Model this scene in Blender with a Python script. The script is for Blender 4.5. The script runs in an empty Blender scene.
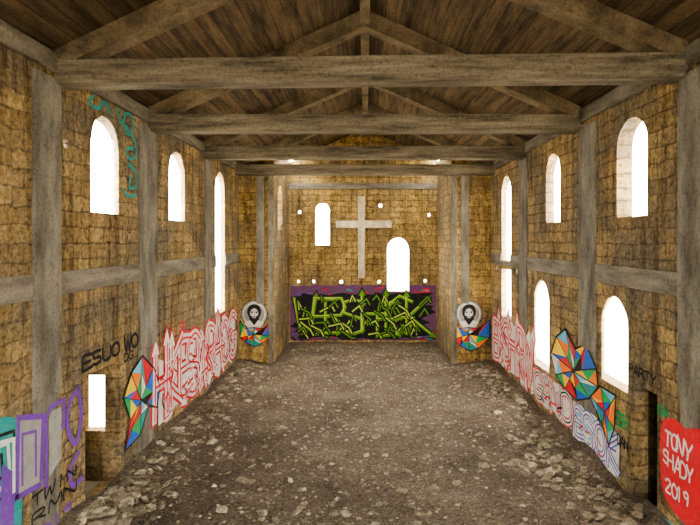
import bpy, bmesh, math, random
from mathutils import Vector, noise
random.seed(7)
W=4.07; T=0.25; FY=16.8; BY=20.2
col=bpy.context.scene.collection

# ---------------- materials ----------------
def base(name, rough=.9):
    m=bpy.data.materials.new(name); m.use_nodes=True
    nt=m.node_tree; b=nt.nodes['Principled BSDF']; b.inputs['Roughness'].default_value=rough
    b.inputs['Specular IOR Level'].default_value=.15
    return m,nt,b
def N(nt,t,**k):
    n=nt.nodes.new(t)
    for a,v in k.items(): setattr(n,a,v)
    return n
def noise_n(nt,vec,scale,detail=5,rough=.6):
    n=N(nt,'ShaderNodeTexNoise'); n.inputs['Scale'].default_value=scale
    n.inputs['Detail'].default_value=detail; n.inputs['Roughness'].default_value=rough
    if vec: nt.links.new(vec,n.inputs['Vector'])
    return n
def ramp(nt,fac,stops):
    r=N(nt,'ShaderNodeValToRGB'); e=r.color_ramp.elements
    while len(e)<len(stops): e.new(.5)
    for i,(p,c) in enumerate(stops):
        e[i].position=p; e[i].color=(c[0],c[1],c[2],1) if len(c)==3 else c
    nt.links.new(fac,r.inputs['Fac']); return r
def mix(nt,a,b,fac,mode='MIX'):
    m=N(nt,'ShaderNodeMix',data_type='RGBA',blend_type=mode)
    for s,v in ((m.inputs[0],fac),(m.inputs[6],a),(m.inputs[7],b)):
        if isinstance(v,(int,float)): s.default_value=v
        elif isinstance(v,tuple): s.default_value=(v[0],v[1],v[2],1)
        else: nt.links.new(v,s)
    return m.outputs[2]
def bump(nt,b,h,strength,dist=.03):
    n=N(nt,'ShaderNodeBump'); n.inputs['Strength'].default_value=strength; n.inputs['Distance'].default_value=dist
    nt.links.new(h,n.inputs['Height']); nt.links.new(n.outputs[0],b.inputs['Normal'])

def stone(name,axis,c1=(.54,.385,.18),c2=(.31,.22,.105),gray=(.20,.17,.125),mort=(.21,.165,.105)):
    m,nt,b=base(name,.95)
    tc=N(nt,'ShaderNodeTexCoord'); sx=N(nt,'ShaderNodeSeparateXYZ'); nt.links.new(tc.outputs['Object'],sx.inputs[0])
    cb=N(nt,'ShaderNodeCombineXYZ')
    nt.links.new(sx.outputs['Y' if axis=='x' else 'X'],cb.inputs[0]); nt.links.new(sx.outputs['Z'],cb.inputs[1])
    dn=noise_n(nt,tc.outputs['Object'],2.6,6,.75)
    sc=N(nt,'ShaderNodeVectorMath',operation='SCALE'); nt.links.new(dn.outputs['Color'],sc.inputs[0]); sc.inputs['Scale'].default_value=.2
    ad=N(nt,'ShaderNodeVectorMath',operation='ADD'); nt.links.new(cb.outputs[0],ad.inputs[0]); nt.links.new(sc.outputs[0],ad.inputs[1])
    br=N(nt,'ShaderNodeTexBrick'); nt.links.new(ad.outputs[0],br.inputs['Vector'])
    br.inputs['Scale'].default_value=1; br.inputs['Brick Width'].default_value=.42; br.inputs['Row Height'].default_value=.225
    br.inputs['Mortar Size'].default_value=.018; br.inputs['Mortar Smooth'].default_value=1
    br.inputs['Color1'].default_value=(*c1,1); br.inputs['Color2'].default_value=(*c2,1); br.inputs['Mortar'].default_value=(*mort,1)
    big=noise_n(nt,tc.outputs['Object'],.8,7,.7)
    f=ramp(nt,big.outputs['Fac'],[(.42,(0,0,0)),(.60,(.95,.95,.95))])
    c=mix(nt,br.outputs['Color'],gray,f.outputs[0])
    mp=N(nt,'ShaderNodeMapping'); nt.links.new(tc.outputs['Object'],mp.inputs[0]); mp.inputs['Scale'].default_value=(3,3,.35)
    st=noise_n(nt,mp.outputs[0],1.5,5,.7)
    s=ramp(nt,st.outputs['Fac'],[(.46,(1,1,1)),(.66,(.36,.33,.30))])
    c=mix(nt,c,s.outputs[0],.85,'MULTIPLY')
    fine=noise_n(nt,tc.outputs['Object'],13,8,.8)
    g=ramp(nt,fine.outputs['Fac'],[(.35,(.2,.17,.14)),(.45,(.75,.72,.69)),(.54,(1.05,1.03,1)),(.66,(1.7,1.6,1.4))])
    c=mix(nt,c,g.outputs[0],.95,'MULTIPLY')
    nt.links.new(c,b.inputs['Base Color'])
    inv=N(nt,'ShaderNodeMath',operation='MULTIPLY_ADD'); nt.links.new(br.outputs['Fac'],inv.inputs[0]); inv.inputs[1].default_value=-.5; nt.links.new(fine.outputs['Fac'],inv.inputs[2])
    bump(nt,b,inv.outputs[0],1.0,.08)
    return m
def concrete(name,c=(.24,.19,.125),dark=(.10,.075,.05),stretch=(2,2,.6),boards=None):
    m,nt,b=base(name,.9)
    tc=N(nt,'ShaderNodeTexCoord'); mp=N(nt,'ShaderNodeMapping'); nt.links.new(tc.outputs['Object'],mp.inputs[0]); mp.inputs['Scale'].default_value=stretch
    n1=noise_n(nt,mp.outputs[0],1.6,8,.7)
    r=ramp(nt,n1.outputs['Fac'],[(.32,dark),(.5,c),(.7,tuple(min(1,v*1.7) for v in c))])
    fine=noise_n(nt,tc.outputs['Object'],25,5,.7)
    g=ramp(nt,fine.outputs['Fac'],[(.32,(.5,.48,.45)),(.52,(1,1,1))])
    cc=mix(nt,r.outputs[0],g.outputs[0],.8,'MULTIPLY')
    h=fine.outputs['Fac']
    if boards:
        sx=N(nt,'ShaderNodeSeparateXYZ'); nt.links.new(tc.outputs['Object'],sx.inputs[0])
        d=N(nt,'ShaderNodeMath',operation='DIVIDE'); nt.links.new(sx.outputs[boards[0]],d.inputs[0]); d.inputs[1].default_value=boards[1]
        fr=N(nt,'ShaderNodeMath',operation='FRACT'); nt.links.new(d.outputs[0],fr.inputs[0])
        l=ramp(nt,fr.outputs[0],[(0,(.25,.22,.2)),(.1,(1,1,1)),(.92,(1,1,1)),(1,(.3,.25,.2))])
        fl=N(nt,'ShaderNodeMath',operation='FLOOR'); nt.links.new(d.outputs[0],fl.inputs[0])
        wn=N(nt,'ShaderNodeTexWhiteNoise',noise_dimensions='1D'); nt.links.new(fl.outputs[0],wn.inputs['W'])
        v=ramp(nt,wn.outputs['Value'],[(0,(.65,.62,.6)),(1,(1.2,1.15,1.05))])
        cc=mix(nt,cc,l.outputs[0],.6,'MULTIPLY'); cc=mix(nt,cc,v.outputs[0],.8,'MULTIPLY')
    nt.links.new(cc,b.inputs['Base Color']); bump(nt,b,h,.7,.03)
    return m
def mixfac(nt,s,k):
    a=N(nt,'ShaderNodeMath',operation='MULTIPLY'); nt.links.new(s,a.inputs[0]); a.inputs[1].default_value=k; return a.outputs[0]
def paint(name,c,wear=.35):
    m,nt,b=base(name,.75)
    tc=N(nt,'ShaderNodeTexCoord')
    n=noise_n(nt,tc.outputs['Object'],6,8,.8)
    r=ramp(nt,n.outputs['Fac'],[(.38,tuple(v*(1-wear*.7)+.06*wear for v in c)),(.54,c)])
    n2=noise_n(nt,tc.outputs['Object'],15,8,.85)
    f=ramp(nt,n2.outputs['Fac'],[(.555,(0,0,0)),(.62,(1,1,1))])
    cc=mix(nt,r.outputs[0],(.27,.205,.12),mixfac(nt,f.outputs[0],min(1,wear*1.7)))
    nt.links.new(cc,b.inputs['Base Color']); bump(nt,b,n2.outputs['Fac'],.6,.03)
    return m

M_sx=stone('sandstone_blocks_side','x'); M_sy=stone('sandstone_blocks_end','y',(.58,.41,.155),(.36,.25,.095),(.27,.20,.105),(.25,.18,.1))
M_dark=stone('shaded_stone','x',(.12,.09,.05),(.08,.06,.035),(.06,.05,.035),(.06,.05,.03))  # darkened stone: shade of the annex interior put into the colour
M_con=concrete('weathered_concrete',(.16,.145,.118),(.07,.062,.05)); M_beam=concrete('beam_concrete',(.13,.11,.08),(.04,.033,.024),(.5,2,5))
M_roof=concrete('board_formed_roof',(.10,.075,.048),(.028,.021,.015),(5,.5,5),('X',.19))
M_raf=concrete('rafter_concrete',(.14,.11,.07),(.045,.035,.024),(1,1,1))
M_cross=concrete('cross_plaster',(.55,.46,.32),(.36,.30,.2),(3,3,1))
M_band=concrete('ring_beam_concrete',(.17,.152,.122),(.075,.066,.053),(.6,.6,3))

# ---------------- mesh helpers ----------------
def obj(name,verts,faces,mats,midx=None,parent=None):
    me=bpy.data.meshes.new(name); me.from_pydata([tuple(v) for v in verts],[],faces)
    for m in (mats if isinstance(mats,list) else [mats]): me.materials.append(m)
    if midx: me.polygons.foreach_set('material_index',midx)
    me.update(); o=bpy.data.objects.new(name,me); col.objects.link(o)
    if parent: o.parent=parent
    return o
class MB:
    def __init__(s): s.v=[];s.f=[]
    def box(s,x0,x1,y0,y1,z0,z1):
        i=len(s.v); s.v+=[(x0,y0,z0),(x1,y0,z0),(x1,y1,z0),(x0,y1,z0),(x0,y0,z1),(x1,y0,z1),(x1,y1,z1),(x0,y1,z1)]
        s.f+=[tuple(i+k for k in q) for q in ((0,3,2,1),(4,5,6,7),(0,1,5,4),(1,2,6,5),(2,3,7,6),(3,0,4,7))]; return s
    def loft(s,secs,axis):
        i=len(s.v); n=len(secs[0][1]); m=len(secs)
        for a,pp in secs:
            for u,z in pp: s.v.append((u,a,z) if axis=='y' else (a,u,z))
        s.f.append(tuple(range(i,i+n))); s.f.append(tuple(range(i+m*n-1,i+(m-1)*n-1,-1)))
        for r in range(m-1):
            for k in range(n):
                j=(k+1)%n; b=i+r*n; s.f.append((b+k,b+n+k,b+n+j,b+j))
        return s
    def prism(s,pts,a0,a1,axis): return s.loft([(a0,pts),(a1,pts)],axis)
    def make(s,name,mat):
        o=obj(name,s.v,s.f,mat)
        bm=bmesh.new(); bm.from_mesh(o.data); bmesh.ops.recalc_face_normals(bm,faces=bm.faces); bm.to_mesh(o.data); bm.free()
        return o
def arch(u0,u1,z0,z1,n=12,rough=.016):
    r=(u1-u0)/2; c=(u0+u1)/2; zz=z1-r*1.05
    p=[(u0,z0),(u1,z0),(u1,zz)]
    for k in range(1,n): a=math.pi*k/n; p.append((c+r*math.cos(a)+random.uniform(-1,1)*rough,zz+r*1.05*math.sin(a)+random.uniform(-1,1)*rough))
    p+=[(u0,zz)]
    return p
def rect(u0,u1,z0,z1):
    j=lambda:random.uniform(-.012,.012)
    return [(u0+j(),z0+j()),(u1+j(),z0+j()),(u1+j(),z1+j()),(u0+j(),z1+j())]
def splay(p,k):
    u0=min(a for a,_ in p); u1=max(a for a,_ in p)
    return [(u0+(a-u0)*(1+k/(u1-u0)),z) for a,z in p]
def cut(objs,cutter):
    for o in objs:
        md=o.modifiers.new('b','BOOLEAN'); md.object=cutter; md.solver='EXACT'; md.operation='DIFFERENCE'
        dg=bpy.context.evaluated_depsgraph_get(); me=bpy.data.meshes.new_from_object(o.evaluated_get(dg))
        o.modifiers.clear(); o.data=me
    bpy.data.objects.remove(cutter)

def under(x): return 8.35-.4545*abs(x)
# ---------------- side walls ----------------
Z0=3.27; Z1=3.58
TR=[0.3,3.5,6.66,9.75,13.06]
L=[(arch(7.72,8.6,4.42,5.93),.42),(arch(10.8,11.75,4.42,5.92),.5),(arch(14.15,15.1,1.95,5.9),.5),
   (rect(7.56,8.64,.05,2.0),0),(rect(7.02,7.14,5.25,5.38),.2),
   (rect(8.95,9.05,4.0,4.1),.2),(rect(12.2,12.3,3.05,3.17),.3),(rect(15.75,15.87,3.0,3.12),.4),(rect(15.75,15.87,3.9,4.0),.4)]
R=[(arch(7.5,8.4,4.36,5.88),0),(arch(10.85,11.7,4.38,5.88),.2),(arch(14.5,15.5,3.4,5.85),.4),(rect(14.5,15.5,1.75,3.15),.4),
   (arch(8.05,8.95,1.62,3.07),.5),(arch(11.5,12.5,1.05,3.07),.7),(rect(7.25,7.93,.05,1.84),0),(arch(5.95,6.66,1.75,2.45),.3),
   (rect(9.45,9.57,3.1,3.2),.3),(rect(10.4,10.5,3.12,3.22),.3),(rect(13.4,13.52,3.1,3.2),.3),(rect(16.0,16.12,3.1,3.24),.4),(rect(13.9,14.02,3.1,3.22),.4),
   (rect(16.1,16.22,3.9,4.0),.4),(rect(13.3,13.4,4.0,4.1),.4),(rect(9.2,9.3,4.0,4.1),.3)]
PIL={-1:[(.3,.7),(3.4,3.9),(6.35,6.9),(9.32,10.1),(13.15,13.7)],1:[(.3,.7),(3.3,3.8),(6.2,6.7),(9.15,9.8),(13.0,13.6)]}
tn=[1]
def trim(m,mat):
    o=m.make('trim_%d'%tn[0],mat); tn[0]+=1; return o
for side,sg,hol in (('left',-1,L),('right',1,R)):
    w=MB().box(*sorted((sg*W,sg*(W+T))),-3,FY+.3,-.1,6.47).make('wall_'+side,M_sx)
    b=trim(MB().box(*sorted((sg*(W-.03),sg*W)),-3,FY,Z0,Z1),M_band)
    trim(MB().box(*sorted((sg*(W-.05),sg*W)),-3,FY,6.2,6.44),M_band)
    cm=MB()
    for p,k in hol:
        cm.loft([(sg*(W-.1),p),(sg*(W+.015),p),(sg*(W+T+.05),splay(p,k))],'x')
    cut([w,b],cm.make('cutter',M_con))
    for (s0,s1) in PIL[sg]:
        trim(MB().box(*sorted((sg*(W-.045),sg*W)),s0,s1,2.02,6.1).box(*sorted((sg*(W-.012),sg*W)),s0,s1,-.05,2.02),M_con)
a=MB()
a.box(-6.2,-W-T,8.85,9.05,-.1,.75).box(-6.2,-4.80,8.85,9.05,.75,1.70).box(-4.40,-W-T,8.85,9.05,.75,1.70).box(-6.2,-W-T,8.85,9.05,1.70,2.3)
a.box(-6.4,-6.2,7.0,9.05,-.1,2.3).box(-6.2,-W-T,7.0,7.2,-.1,2.3).box(-6.4,-W-T,7.0,9.05,2.3,2.45)
a.make('wall_annex_left',M_sx)
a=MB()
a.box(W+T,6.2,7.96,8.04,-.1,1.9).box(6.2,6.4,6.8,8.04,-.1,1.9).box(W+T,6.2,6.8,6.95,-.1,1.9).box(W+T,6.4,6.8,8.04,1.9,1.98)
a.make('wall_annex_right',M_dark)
rw=MB().prism([(-W-T,-.1),(W+T,-.1),(W+T,under(W+T)),(0,8.35),(-W-T,under(W+T))],-3.3,-3,'y').make('wall_front',M_sy)
cut([rw],MB().prism(arch(-2.3,2.3,.2,5.6),-3.6,-2.7,'y').make('cutter',M_con))
# ---------------- end walls ----------------
CL=-2.95; CR=2.8
MB().prism([(-W-T,-.1),(CL,-.1),(CL,under(CL)),(-W-T,under(W+T))],FY,FY+.3,'y').make('wall_chancel_arch_left',M_sy)
MB().prism([(CR,-.1),(W+T,-.1),(W+T,under(W+T)),(CR,under(CR))],FY,FY+.3,'y').make('wall_chancel_arch_right',M_sy)
trim(MB().box(CL-.16,CL,FY-.05,FY,-.05,6.1).box(-3.5,-3.25,FY-.04,FY,1.95,6.1),M_con)
trim(MB().box(CR,CR+.16,FY-.05,FY,-.05,6.1).box(3.1,3.35,FY-.04,FY,1.95,6.1),M_con)
w=MB().box(CL-T,CL,FY+.3,BY,-.1,6.95).make('wall_chancel_left',M_sx)
cut([w],MB().prism(arch(17.6,18.6,4.35,5.9),-3.6,-2.6,'x').make('cutter',M_con))
w2=MB().box(CR,CR+T,FY+.3,BY,-.1,7.0).make('wall_chancel_right',M_sx)
cut([w2],MB().prism(rect(18.9,19.05,5.0,5.2),2.5,3.4,'x').prism(rect(18.2,18.35,3.0,3.3),2.5,3.4,'x').make('cutter',M_con))
bw=MB().prism([(CL-T,-.1),(CR+T,-.1),(CR+T,under(CR+T)),(0,8.35),(CL-T,under(CL-T))],BY,BY+.3,'y').make('wall_back',M_sy)
cm=MB()
BACK=[arch(-1.94,-1.38,3.8,5.44),arch(.87,1.72,2.0,4.08)]
for x,z in [(-2.55,5.1),(2.5,4.98),(.55,2.36),(-.93,2.36),(-2.0,2.38),(-2.6,2.38),(.6,5.35),(2.35,2.4)]:
    BACK.append(rect(x-.055,x+.055,z-.06,z+.06))
for p in BACK: cm.prism(p,BY-.4,BY+.7,'y')
cut([bw],cm.make('cutter',M_con))
trim(MB().box(CL,CR,BY-.03,BY,5.98,6.2),M_band)
# ---------------- roof ----------------
rf=MB()
def slab(x0,x1,y0,y1): rf.prism([(x0,under(x0)),(x1,under(x1)),(x1,under(x1)+.15),(x0,under(x0)+.15)],y0,y1,'y')
for sg in (-1,1):
    slab(0,sg*4.7,-3.3,17.3)
    slab(0,sg*2.52,17.3,BY+.6)
    slab(sg*3.0,sg*4.7,17.3,BY+.6)
rf.make('ceiling',M_roof)
def truss(s,dy=0):
    m=MB(); m.box(-W,W,s,s+.35,6.05,6.37)
    r=MB()
    for sg in (-1,1):
        r.prism([(0,8.02),(sg*W,6.25),(sg*W,6.5),(0,8.35)],s+.02,s+.33,'y')
    o=m.make('roof_truss',M_beam); c=r.make('rafters',M_raf); c.parent=o
    for q in (o,c):
        for v in q.data.vertices: v.co.y-=dy*v.co.x/W
    bv=o.modifiers.new('bv','BEVEL'); bv.width=.02; bv.segments=2
for s in TR: truss(s,.14 if s==6.66 else 0)
truss(16.25)
rb=MB().box(-.09,.09,-3,BY,8.05,8.33).make('ridge_beam',M_raf)
# ---------------- floor ----------------
def fh(x,y):
    e=max(0,(abs(x)-2.9)/1.17)
    n=noise.noise(Vector((x*1.1,y*1.1,0)))*.05+noise.noise(Vector((x*5,y*5,3)))*.02
    return .04+n+e*e*.16*(1+noise.noise(Vector((x,y*.8,9))))
nx,ny=110,290; v=[];f=[]
for j in range(ny+1):
    for i in range(nx+1):
        x=-W+2*W*i/nx; y=-3+(BY+3.0)*j/ny; v.append((x,y,fh(x,y)))
for j in range(ny):
    for i in range(nx):
        a=j*(nx+1)+i; f.append((a,a+1,a+nx+2,a+nx+1))
mf,nt,b=base('dirt_floor',.95)
tc=N(nt,'ShaderNodeTexCoord')
n1=noise_n(nt,tc.outputs['Object'],.7,7,.7); n2=noise_n(nt,tc.outputs['Object'],20,7,.8)
c1=ramp(nt,n1.outputs['Fac'],[(.35,(.085,.068,.052)),(.55,(.14,.115,.088)),(.7,(.20,.168,.13))])
c2=ramp(nt,n2.outputs['Fac'],[(.38,(.4,.38,.36)),(.5,(1,1,1)),(.6,(1.5,1.45,1.38)),(.7,(2.4,2.3,2.15))])
nt.links.new(mix(nt,c1.outputs[0],c2.outputs[0],1.0,'MULTIPLY'),b.inputs['Base Color'])
bump(nt,b,n2.outputs['Fac'],1,.05)
fo=obj('floor',v,f,mf); fo.data.polygons.foreach_set('use_smooth',[True]*len(fo.data.polygons))
mg,nt,b=base('pale_ground'); b.inputs['Base Color'].default_value=(.75,.7,.6,1)
MB().box(-60,60,-40,80,-.4,-.12).make('ground',mg)
bm=bmesh.new(); bmesh.ops.create_icosphere(bm,subdivisions=1,radius=1); bv=[x.co.copy() for x in bm.verts]; bf=[[q.index for q in x.verts] for x in bm.faces]; bm.free()
sm=[]
for i,c in enumerate([(.29,.245,.185),(.22,.185,.135),(.15,.125,.09),(.40,.345,.265)]):
    sm.append(concrete('rubble_%d'%i,c,tuple(q*.55 for q in c),(8,8,8)))
V=[];F=[];MI=[]
def rock(x,y,s):
    flat=random.uniform(.2,.5); a=random.uniform(0,6.3); el=random.uniform(.5,1)
    tx,ty=random.uniform(-.25,.25),random.uniform(-.25,.25); i0=len(V); z=fh(x,y)+s*flat*.3
    for p in bv:
        k=random.uniform(.68,1.22); px,py,pz=p.x*s*k,p.y*s*el*k,p.z*s*flat*k
        pz+=px*tx+py*ty; V.append((x+px*math.cos(a)-py*math.sin(a),y+px*math.sin(a)+py*math.cos(a),z+pz))
    mi=random.choices(range(4),(3,4,4,1))[0]
    for q in bf: F.append(tuple(i0+k for k in q)); MI.append(mi)
for _ in range(9500):
    y=random.uniform(5.5,BY-.15); lim=3.9 if y<FY-.1 else 2.6
    rock(random.uniform(-lim,lim),y,.012+.045*random.random()**3)
for _ in range(1000):
    y=random.uniform(5.5,16.5); x=random.choice((-1,1))*(3.85-abs(random.gauss(0,.4)))
    rock(max(-3.9,min(3.9,x)),y,.03+.11*random.random()**2)
for _ in range(220):
    y=5.8+abs(random.gauss(0,3.0)); x=random.gauss(.4,1.5)
    if abs(x)<3.8 and y<19: rock(x,y,.03+.10*random.random()**2)
for _ in range(260):
    y=random.uniform(9,19); x=random.uniform(-2.5,2.5); rock(x,y,.03+.07*random.random()**2)
for cx,cy in ((-3.75,8.0),(3.6,7.4),(3.2,9.2),(-3.6,6.8)):
    for _ in range(70):
        x=max(-3.9,min(3.9,random.gauss(cx,.3))); rock(x,random.gauss(cy,.45),random.uniform(.04,.15))
obj('rubble',V,F,sm,MI)

# ---------------- cross ----------------
c=MB().prism([(-.27,2.52),(0,2.52),(0,4.46),(1.05,4.48),(1.05,4.74),(0,4.75),(0,5.7),(-.27,5.7),(-.27,4.75),(-1.13,4.74),(-1.13,4.48),(-.27,4.46)],BY-.14,BY,'y').make('wall_cross',M_cross)
m=c.modifiers.new('bv','BEVEL'); m.width=.015

# ---------------- graffiti ----------------
P={}
def pc(n,c,w=.35): P[n]=paint('spray_'+n,c,w)
pc('white',(.64,.62,.58),.45);pc('red',(.58,.02,.03),.3);pc('black',(.012,.012,.014),.15);pc('green',(.11,.28,.02),.3)
pc('lime',(.45,.58,.09),.25);pc('purple',(.13,.05,.13),.5);pc('blue',(.02,.12,.5));pc('teal',(.02,.26,.25),.45);pc('yellow',(.8,.52,.03))
pc('orange',(.78,.18,.02));pc('sky',(.15,.42,.6));pc('grey',(.28,.27,.25),.5);pc('violet',(.15,.05,.33),.35);pc('leaf',(.02,.32,.10));pc('pink',(.6,.2,.25))
class Graf:
    def __init__(s,name,fn): s.name=name;s.fn=fn;s.v=[];s.f=[];s.m=[];s.mi=[];s.n=0
    def mat(s,c):
        if c not in s.m: s.m.append(c)
        return s.m.index(c)
    def lay(s): s.n+=1; return .015+.0003*s.n
    def poly(s,pts,c):
        d=s.lay(); i=len(s.v)
        s.v+=[s.fn(u,z,d) for u,z in pts]; s.f.append(tuple(range(i,i+len(pts)))); s.mi.append(s.mat(c))
    def stroke(s,pts,w,c,ragged=.0):
        d=s.lay(); n=len(pts); i=len(s.v); k=s.mat(c)
        for q in range(n):
            p=Vector(pts[q])
            if q==0: t=(Vector(pts[1])-p).normalized(); ext=-t*w*.35; mit=1
            elif q==n-1: t=(p-Vector(pts[q-1])).normalized(); ext=t*w*.35; mit=1
            else:
                t1=(p-Vector(pts[q-1])).normalized(); t2=(Vector(pts[q+1])-p).normalized()
                t=(t1+t2); t=t.normalized() if t.length>.1 else t1; ext=Vector((0,0)); mit=min(1.5,1/max(.45,t.dot(t1)))
            nn=Vector((-t.y,t.x)); ww=w/2*mit*(1+random.uniform(-ragged,ragged))
            a=p+ext+nn*ww; bb=p+ext-nn*ww
            s.v+=[s.fn(a.x,a.y,d),s.fn(bb.x,bb.y,d)]
        for q in range(n-1): s.f.append((i+2*q,i+2*q+1,i+2*q+3,i+2*q+2)); s.mi.append(k)
    def disc(s,u,z,r,c,sx=1,n=24): s.poly([(u+r*sx*math.cos(a*2*math.pi/n),z+r*math.sin(a*2*math.pi/n)) for a in range(n)],c)
    def make(s): return obj(s.name,s.v,s.f,[P[c] for c in s.m],s.mi)
def smooth(pts,k=5):
    o=[]; n=len(pts)
    for i in range(n-1):
        p0=pts[max(0,i-1)];p1=pts[i];p2=pts[i+1];p3=pts[min(n-1,i+2)]
        for j in range(k):
            t=j/k; o.append(tuple(.5*((2*p1[a])+(-p0[a]+p2[a])*t+(2*p0[a]-5*p1[a]+4*p2[a]-p3[a])*t*t+(-p0[a]+3*p1[a]-3*p2[a]+p3[a])*t**3) for a in (0,1)))
    o.append(tuple(pts[-1])); return o
LT={'A':[[(0,0),(.45,1),(.6,1),(1,0)],[(.2,.38),(.85,.38)]],'E':[[(1,.95),(.1,1),(0,.5),(.05,0),(1,.05)],[(0,.5),(.8,.5)]],
'S':[[(1,.85),(.6,1),(.1,.9),(.1,.6),(.9,.42),(.9,.1),(.5,0),(0,.12)]],'R':[[(0,0),(.05,1),(.75,1),(.9,.75),(.7,.52),(.1,.5)],[(.35,.5),(1,0)]],
'K':[[(0,0),(0,1)],[(.95,1),(.1,.48),(1,0)]],'N':[[(0,0),(.05,1),(.9,0),(1,1)]],'W':[[(0,1),(.2,0),(.5,.7),(.75,0),(1,1)]],
'O':[[(.5,1),(.1,.85),(0,.5),(.15,.1),(.5,0),(.9,.15),(1,.5),(.85,.9),(.5,1)]],'G':[[(1,.85),(.5,1),(.08,.8),(0,.4),(.3,0),(.8,.02),(1,.4),(.55,.42)]],
'T':[[(0,1),(1,1)],[(.5,1),(.48,0)]],'H':[[(0,0),(0,1)],[(1,0),(1,1)],[(0,.5),(1,.5)]],'X':[[(0,0),(1,1)],[(0,1),(1,0)]],
'U':[[(0,1),(.05,.2),(.5,0),(.95,.2),(1,1)]],'5':[[(.9,1),(.1,1),(.1,.55),(.8,.5),(.9,.15),(.4,0),(0,.1)]],'Y':[[(0,1),(.5,.5),(1,1)],[(.5,.5),(.45,0)]],
'D':[[(0,0),(0,1),(.7,.9),(1,.5),(.7,.08),(0,0)]],'M':[[(0,0),(.1,1),(.5,.35),(.9,1),(1,0)]],'I':[[(.5,0),(.5,1)]],'Z':[[(0,1),(1,1),(0,0),(1,0)]],
'2':[[(0,.8),(.4,1),(.9,.8),(.1,0),(1,0)]],'0':[[(.5,1),(0,.6),(.2,0),(.8,.05),(1,.6),(.5,1)]],'1':[[(.2,.8),(.5,1),(.5,0)]],'9':[[(.9,.6),(.4,.5),(.1,.8),(.5,1),(.9,.8),(.8,0)]],
'P':[[(0,0),(0,1),(.8,.95),(.85,.6),(0,.48)]]}
def hash_(t): return sum(ord(c)*(i+3) for i,c in enumerate(t))
def word(g,txt,u0,z0,w,h,layers,gap=.12,jit=.06,sm_=True,arrows=0):
    n=len(txt); cw=w/n
    for wd,cl in layers:
        rs=random.getstate(); random.seed(hash_(txt))
        for i,ch in enumerate(txt):
            ju,jz,jr,js=random.uniform(-jit,jit),random.uniform(-jit,jit),random.uniform(-.25,.25)*jit*6,random.uniform(.9,1.1)
            for st in LT.get(ch,LT['I']):
                pts=[]
                for a,bq in st:
                    a2=(a-.5)*(1-gap)*js; b2=(bq-.5)*js
                    pts.append((u0+(i+.5)*cw+(a2+jr*b2)*cw+ju*h, z0+(b2+.5)*h+jz*h))
                g.stroke(smooth(pts,4) if sm_ else pts,wd,cl)
                if arrows and wd>.05:
                    p=Vector(pts[-1]); q=Vector(pts[-2]); t=(p-q).normalized(); nn=Vector((-t.y,t.x)); k=wd*.5+.08
                    g.poly([tuple(p+nn*k),tuple(p-nn*k),tuple(p+t*k*1.8)],cl)
        random.setstate(rs)
left=lambda u,z,d:(-W+d,u,z)
right=lambda u,z,d:(W-d,-u,z)
back=lambda u,z,d:(max(CL+.04,min(CR-.04,u)),BY-d+.012,max(.08,min(2.3,z)))
front=lambda u,z,d:(max(-W+.03,min(W-.03,u)),FY-d+.012,z)
g=Graf('graffiti_wildstyle',back)
def wob(u0,u1,z0,z1,k=.25,a=.04):
    p=[]; n=max(2,int((u1-u0)/k)); m=max(2,int((z1-z0)/k))
    for i in range(n): p.append((u0+(u1-u0)*i/n,z0+random.uniform(-a,a)))
    for i in range(m): p.append((u1+random.uniform(-a,a)*.3,z0+(z1-z0)*i/m))
    for i in range(n): p.append((u1-(u1-u0)*i/n,z1+random.uniform(-a,a)))
    for i in range(m): p.append((u0+random.uniform(-a,a)*.3,z1-(z1-z0)*i/m))
    return p
g.poly(wob(CL+.02,.86,.10,2.24),'purple'); g.poly(wob(1.73,CR-.02,.10,2.24),'purple'); g.poly([(.8,.10),(1.8,.10),(1.8,1.97),(.8,1.97)],'purple')
for k in range(34):
    u=random.choice((random.uniform(-2.9,.5),random.uniform(1.9,2.5))); z=random.choice((random.uniform(1.7,2.1),random.uniform(.15,.4)))
    g.stroke([(u,z),(u+random.uniform(.1,.35),z+random.uniform(-.1,.12))],.06,random.choice(['violet','black','grey','teal','red','red']))
pts=[]
for i in range(60):
    a=2*math.pi*i/60; rr=1+random.uniform(-.13,.10)
    pts.append((-.1+2.6*rr*max(-1,min(1,1.3*math.cos(a))),min(1.95,1.05+.88*rr*max(-1,min(1,1.4*math.sin(a))))))
g.poly(pts,'black')
word(g,'WERSHEGK',-2.62,.40,5.05,1.3,[(.22,'black'),(.12,'green')],gap=-.35,jit=.1,sm_=False,arrows=1)
word(g,'WERSHEGK',-2.64,.43,5.05,1.3,[(.035,'lime')],gap=-.35,jit=.1,sm_=False)
for k in range(55):
    u=random.uniform(-2.65,2.3); z=random.uniform(.3,1.7)
    a=random.choice((-1.2,-.7,.7,1.2,1.5,.2))+random.uniform(-.2,.2); l=random.uniform(.25,.55)
    q=[(u,z),(u+l*math.cos(a),z+l*math.sin(a)*.8),(u+l*math.cos(a)+.12,z+l*math.sin(a)*.8-.22)]
    q=[(x,max(.2,min(1.85,y))) for x,y in q]
    g.stroke(q,.14,'black'); g.stroke(q,.055,random.choice(['green','lime','green']))
g.make()

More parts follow.
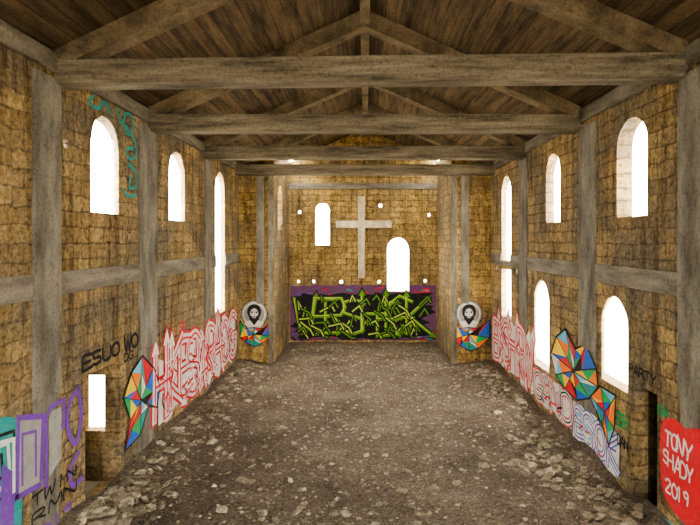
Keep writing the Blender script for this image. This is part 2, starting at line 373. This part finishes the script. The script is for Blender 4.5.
def fan(g,cu,cz,outer,cols,mid=.5,lw=.03):
    n=len(outer)
    inner=[(cu+(u-cu)*mid*(1+.25*(-1)**i),cz+(z-cz)*mid*(1+.2*(-1)**i)) for i,(u,z) in enumerate(outer)]
    k=0
    for i in range(n):
        j=(i+1)%n
        for tri in ([(cu,cz),inner[i],inner[j]],[inner[i],outer[i],inner[j]],[outer[i],outer[j],inner[j]]):
            g.poly(tri,cols[k%len(cols)]); k+=1
            g.stroke([tri[0],tri[1]],lw,'black')
    g.stroke(outer+[outer[0]],lw*1.3,'black')
cols=['red','blue','yellow','leaf','orange','sky','white','teal','red','leaf','blue','yellow','black']
def saint(cx,wing):
    g=Graf('saint_portrait_mural',front)
    g.disc(cx,1.62,.44,'black'); g.disc(cx,1.62,.42,'grey'); g.disc(cx,1.62,.37,'white'); g.disc(cx,1.60,.33,'grey')
    g.disc(cx,1.68,.25,'black',.9); g.disc(cx,1.62,.18,'grey',.8)
    g.disc(cx,1.64,.14,'white',.8)
    g.poly([(cx-.17,1.58),(cx-.14,1.36),(cx,1.24),(cx+.14,1.36),(cx+.17,1.58),(cx+.07,1.53),(cx-.07,1.53)],'black')
    g.poly([(cx-.32,1.36),(cx-.12,1.40),(cx,1.24),(cx+.12,1.40),(cx+.32,1.36),(cx+.2,1.16),(cx-.2,1.16)],'white')
    for e in (-.07,.07): g.disc(cx+e,1.66,.025,'black',1.3,8); g.stroke([(cx+e-.045,1.70),(cx+e+.045,1.70)],.015,'black')
    g.stroke([(cx,1.65),(cx+.015,1.58)],.02,'grey'); g.stroke([(cx-.05,1.49),(cx+.05,1.49)],.02,'white')
    fan(g,cx,.95,[(cx+a,bq) for a,bq in wing],cols,.55,.02); g.make()
saint(-3.58,[(-.45,1.4),(-.3,1.15),(0,1.18),(.3,1.15),(.62,1.38),(.6,.9),(.25,.65),(0,.55),(-.3,.72),(-.45,.85)])
saint(3.36,[(-.56,1.35),(-.3,1.15),(0,1.18),(.35,1.15),(.66,1.42),(.66,.85),(.3,.5),(0,.42),(-.3,.6),(-.54,.8)])
# left wall
g=Graf('graffiti_red_white',left)
g.poly(wob(10.2,16.2,.34,1.66,.22,.15),'white')
word(g,'HKESWRAOG',10.0,.42,6.1,1.3,[(.32,'red'),(.20,'white'),(.05,'red')],gap=-.3,jit=.1,arrows=1)
for k in range(60):
    u=random.uniform(10.2,15.8); z=random.uniform(.4,1.5); g.stroke(smooth([(u,z),(u+random.uniform(-.2,.3),z+random.uniform(0,.2)),(u+random.uniform(-.3,.4),z+random.uniform(.1,.4))],3),random.choice((.03,.05,.07)),random.choice(['red','red','white','pink','black']))
g.make()
g=Graf('geometric_mural',left)
fan(g,9.4,1.1,[(8.7,1.35),(9.0,1.7),(9.45,1.9),(9.95,1.55),(10.25,1.1),(10.1,.75),(9.7,.9),(9.35,.5),(8.75,.45),(8.95,.9)],cols,.5,.025); g.make()
g=Graf('graffiti_tag',left)
word(g,'E5UO',7.45,2.12,1.15,.2,[(.05,'black')],jit=.03); word(g,'WOOT',8.75,2.12,1.1,.24,[(.05,'black')],jit=.05)
word(g,'DG',8.75,1.95,.35,.12,[(.025,'black')],jit=.04); word(g,'SK',11.3,2.0,.5,.2,[(.03,'red')]); g.make()
g=Graf('graffiti_purple_teal',left)
g.poly(wob(4.6,6.15,.3,1.95,.3,.1),'teal')
word(g,'AP',4.9,.6,1.2,1.2,[(.26,'black'),(.18,'teal'),(.05,'white')],sm_=False)
g.poly([(6.05,1.0),(6.5,.95),(6.55,1.75),(6.1,1.9)],'grey'); g.stroke([(6.05,1.0),(6.5,.95),(6.55,1.78),(6.08,1.92),(6.05,1.0)],.07,'violet')
g.stroke([(6.15,1.1),(6.15,1.7),(6.4,1.65),(6.4,1.1)],.04,'violet')
g.poly([(5.75,.35),(5.98,.3),(6.02,1.3),(5.8,1.5)],'violet')
g.stroke([(5.7,1.0),(5.75,1.75),(6.0,1.7),(6.0,1.1)],.05,'white')
g.stroke([(6.62,.85),(6.6,1.7),(6.68,1.85),(7.0,1.85),(7.0,1.5),(6.85,1.45)],.06,'violet')
g.poly([(6.67,.95),(6.66,1.7),(6.72,1.78),(6.94,1.78),(6.94,1.1)],'grey')
g.stroke(smooth([(7.35,1.9),(7.12,1.75),(7.1,1.4),(7.3,1.15),(7.42,1.5),(7.35,1.9)]),.08,'violet'); g.stroke(smooth([(7.35,1.0),(7.15,.85),(7.2,.6),(7.45,.6)]),.07,'violet')
word(g,'TWIN',6.3,.72,1.0,.14,[(.03,'black')]); word(g,'RMN',6.3,.5,1.0,.14,[(.03,'black')]); word(g,'2019',6.2,.28,1.0,.12,[(.03,'violet')])
g.make()
g=Graf('graffiti_green_loops',left)
for q in ([(7.75,6.15),(7.65,6.02),(7.9,6.0),(8.1,6.15),(8.3,6.03)],[(8.75,6.1),(8.95,6.18),(9.1,6.0),(8.9,5.8),(8.75,5.95),(9.15,5.75),(9.2,5.5),(8.95,5.4),(8.85,5.55),(9.1,5.6)],[(8.9,5.3),(9.2,5.2),(9.2,4.95),(8.95,4.9),(9.0,5.1)],[(8.7,4.85),(8.9,4.75),(9.2,4.8)],[(8.5,6.15),(8.65,5.95),(8.8,6.1)]):
    g.stroke(smooth(q),.055,'teal')
g.make()
# right wall (u=-depth)
g=Graf('graffiti_red_white',right)
g.poly(wob(-16.4,-12.62,.34,1.64,.22,.13),'white'); g.poly(wob(-12.7,-10.2,.28,.95,.22,.06),'white')
word(g,'EKSHRW',-16.4,.42,3.75,1.2,[(.31,'red'),(.19,'white'),(.05,'red')],gap=-.3,jit=.08,arrows=1)
word(g,'GANO',-12.4,.33,2.2,.58,[(.18,'red'),(.12,'white'),(.03,'black')],gap=-.1,jit=.06)
for k in range(40):
    u=random.uniform(-16.2,-12.9); z=random.uniform(.4,1.4); g.stroke([(u,z),(u+random.uniform(-.3,.3),z+random.uniform(.1,.35))],random.choice((.03,.05,.07)),random.choice(['red','red','white','pink','black']))
for k in range(20):
    u=random.uniform(-12.5,-10.4); z=random.uniform(.3,.8); g.stroke([(u,z),(u+random.uniform(-.3,.3),z+random.uniform(.0,.12))],.04,random.choice(['red','grey','white','black']))
g.make()
g=Graf('geometric_mural',right)
fan(g,-10.1,1.45,[(-11.3,1.55),(-11.0,1.95),(-10.5,2.2),(-10.0,1.9),(-9.5,2.1),(-9.08,1.75),(-9.02,1.45),(-9.35,1.15),(-9.9,.95),(-10.5,1.0),(-11.0,1.15)],cols,.5,.025)
fan(g,-8.75,1.1,[(-9.3,1.2),(-8.9,1.5),(-8.35,1.5),(-8.4,.95),(-8.6,.6),(-8.8,.85)],['red','yellow','orange','blue','leaf','sky'],.5,.025); g.make()
g=Graf('graffiti_throwup',right)
g.poly(wob(-10.15,-8.3,.18,.88,.2,.06),'white')
word(g,'ESOK',-10.1,.25,1.8,.55,[(.17,'blue'),(.12,'white'),(.03,'violet')],jit=.05)
word(g,'ER',-8.35,1.05,.35,.2,[(.04,'leaf')]); word(g,'DAN',-8.35,.75,.35,.14,[(.03,'black')])
for k in range(16):
    u=random.uniform(-10.0,-8.5); z=random.uniform(.25,.75); g.stroke([(u,z),(u+random.uniform(-.25,.25),z+random.uniform(0,.15))],.035,random.choice(['red','sky','white','violet']))
g.make()
g=Graf('graffiti_tag',right); word(g,'PARTY',-8.0,1.98,.75,.12,[(.03,'black')]); word(g,'GM',-7.2,1.6,.25,.12,[(.03,'leaf')]); g.make()
g=Graf('graffiti_red_cloud',right)
g.poly([(x,z) for x,z in smooth([(-7.15,1.0),(-7.1,1.5),(-6.85,1.65),(-6.55,1.62),(-6.3,1.7),(-5.6,1.65),(-5.3,1.2),(-5.4,.6),(-6.0,.45),(-6.6,.4),(-7.05,.55),(-7.15,1.0)])][:-1],'red')
word(g,'TONY',-7.05,1.25,.6,.2,[(.035,'white')],jit=.09); word(g,'SHADY',-7.08,.98,.65,.18,[(.03,'white')],jit=.09); word(g,'2019',-7.0,.65,.5,.16,[(.03,'white')],jit=.09)
g.stroke([(-7.0,.2),(-6.0,.3),(-5.3,.2)],.1,'sky')
g.make()

# ---------------- world & camera ----------------
w=bpy.data.worlds.new('sky'); bpy.context.scene.world=w; w.use_nodes=True
bg=w.node_tree.nodes['Background']; bg.inputs[0].default_value=(1,.94,.81,1); bg.inputs[1].default_value=36
cam=bpy.data.cameras.new('camera'); co=bpy.data.objects.new('camera',cam); col.objects.link(co)
co.location=(0,0,4); co.rotation_euler=(math.radians(90),0,0); cam.sensor_width=36; cam.lens=520/700*36
cam.shift_x=-15/700; cam.shift_y=-22.5/700; cam.clip_end=300
bpy.context.scene.camera=co
try: bpy.context.scene.view_settings.look='AgX - Medium High Contrast'
except Exception as e: print(e)
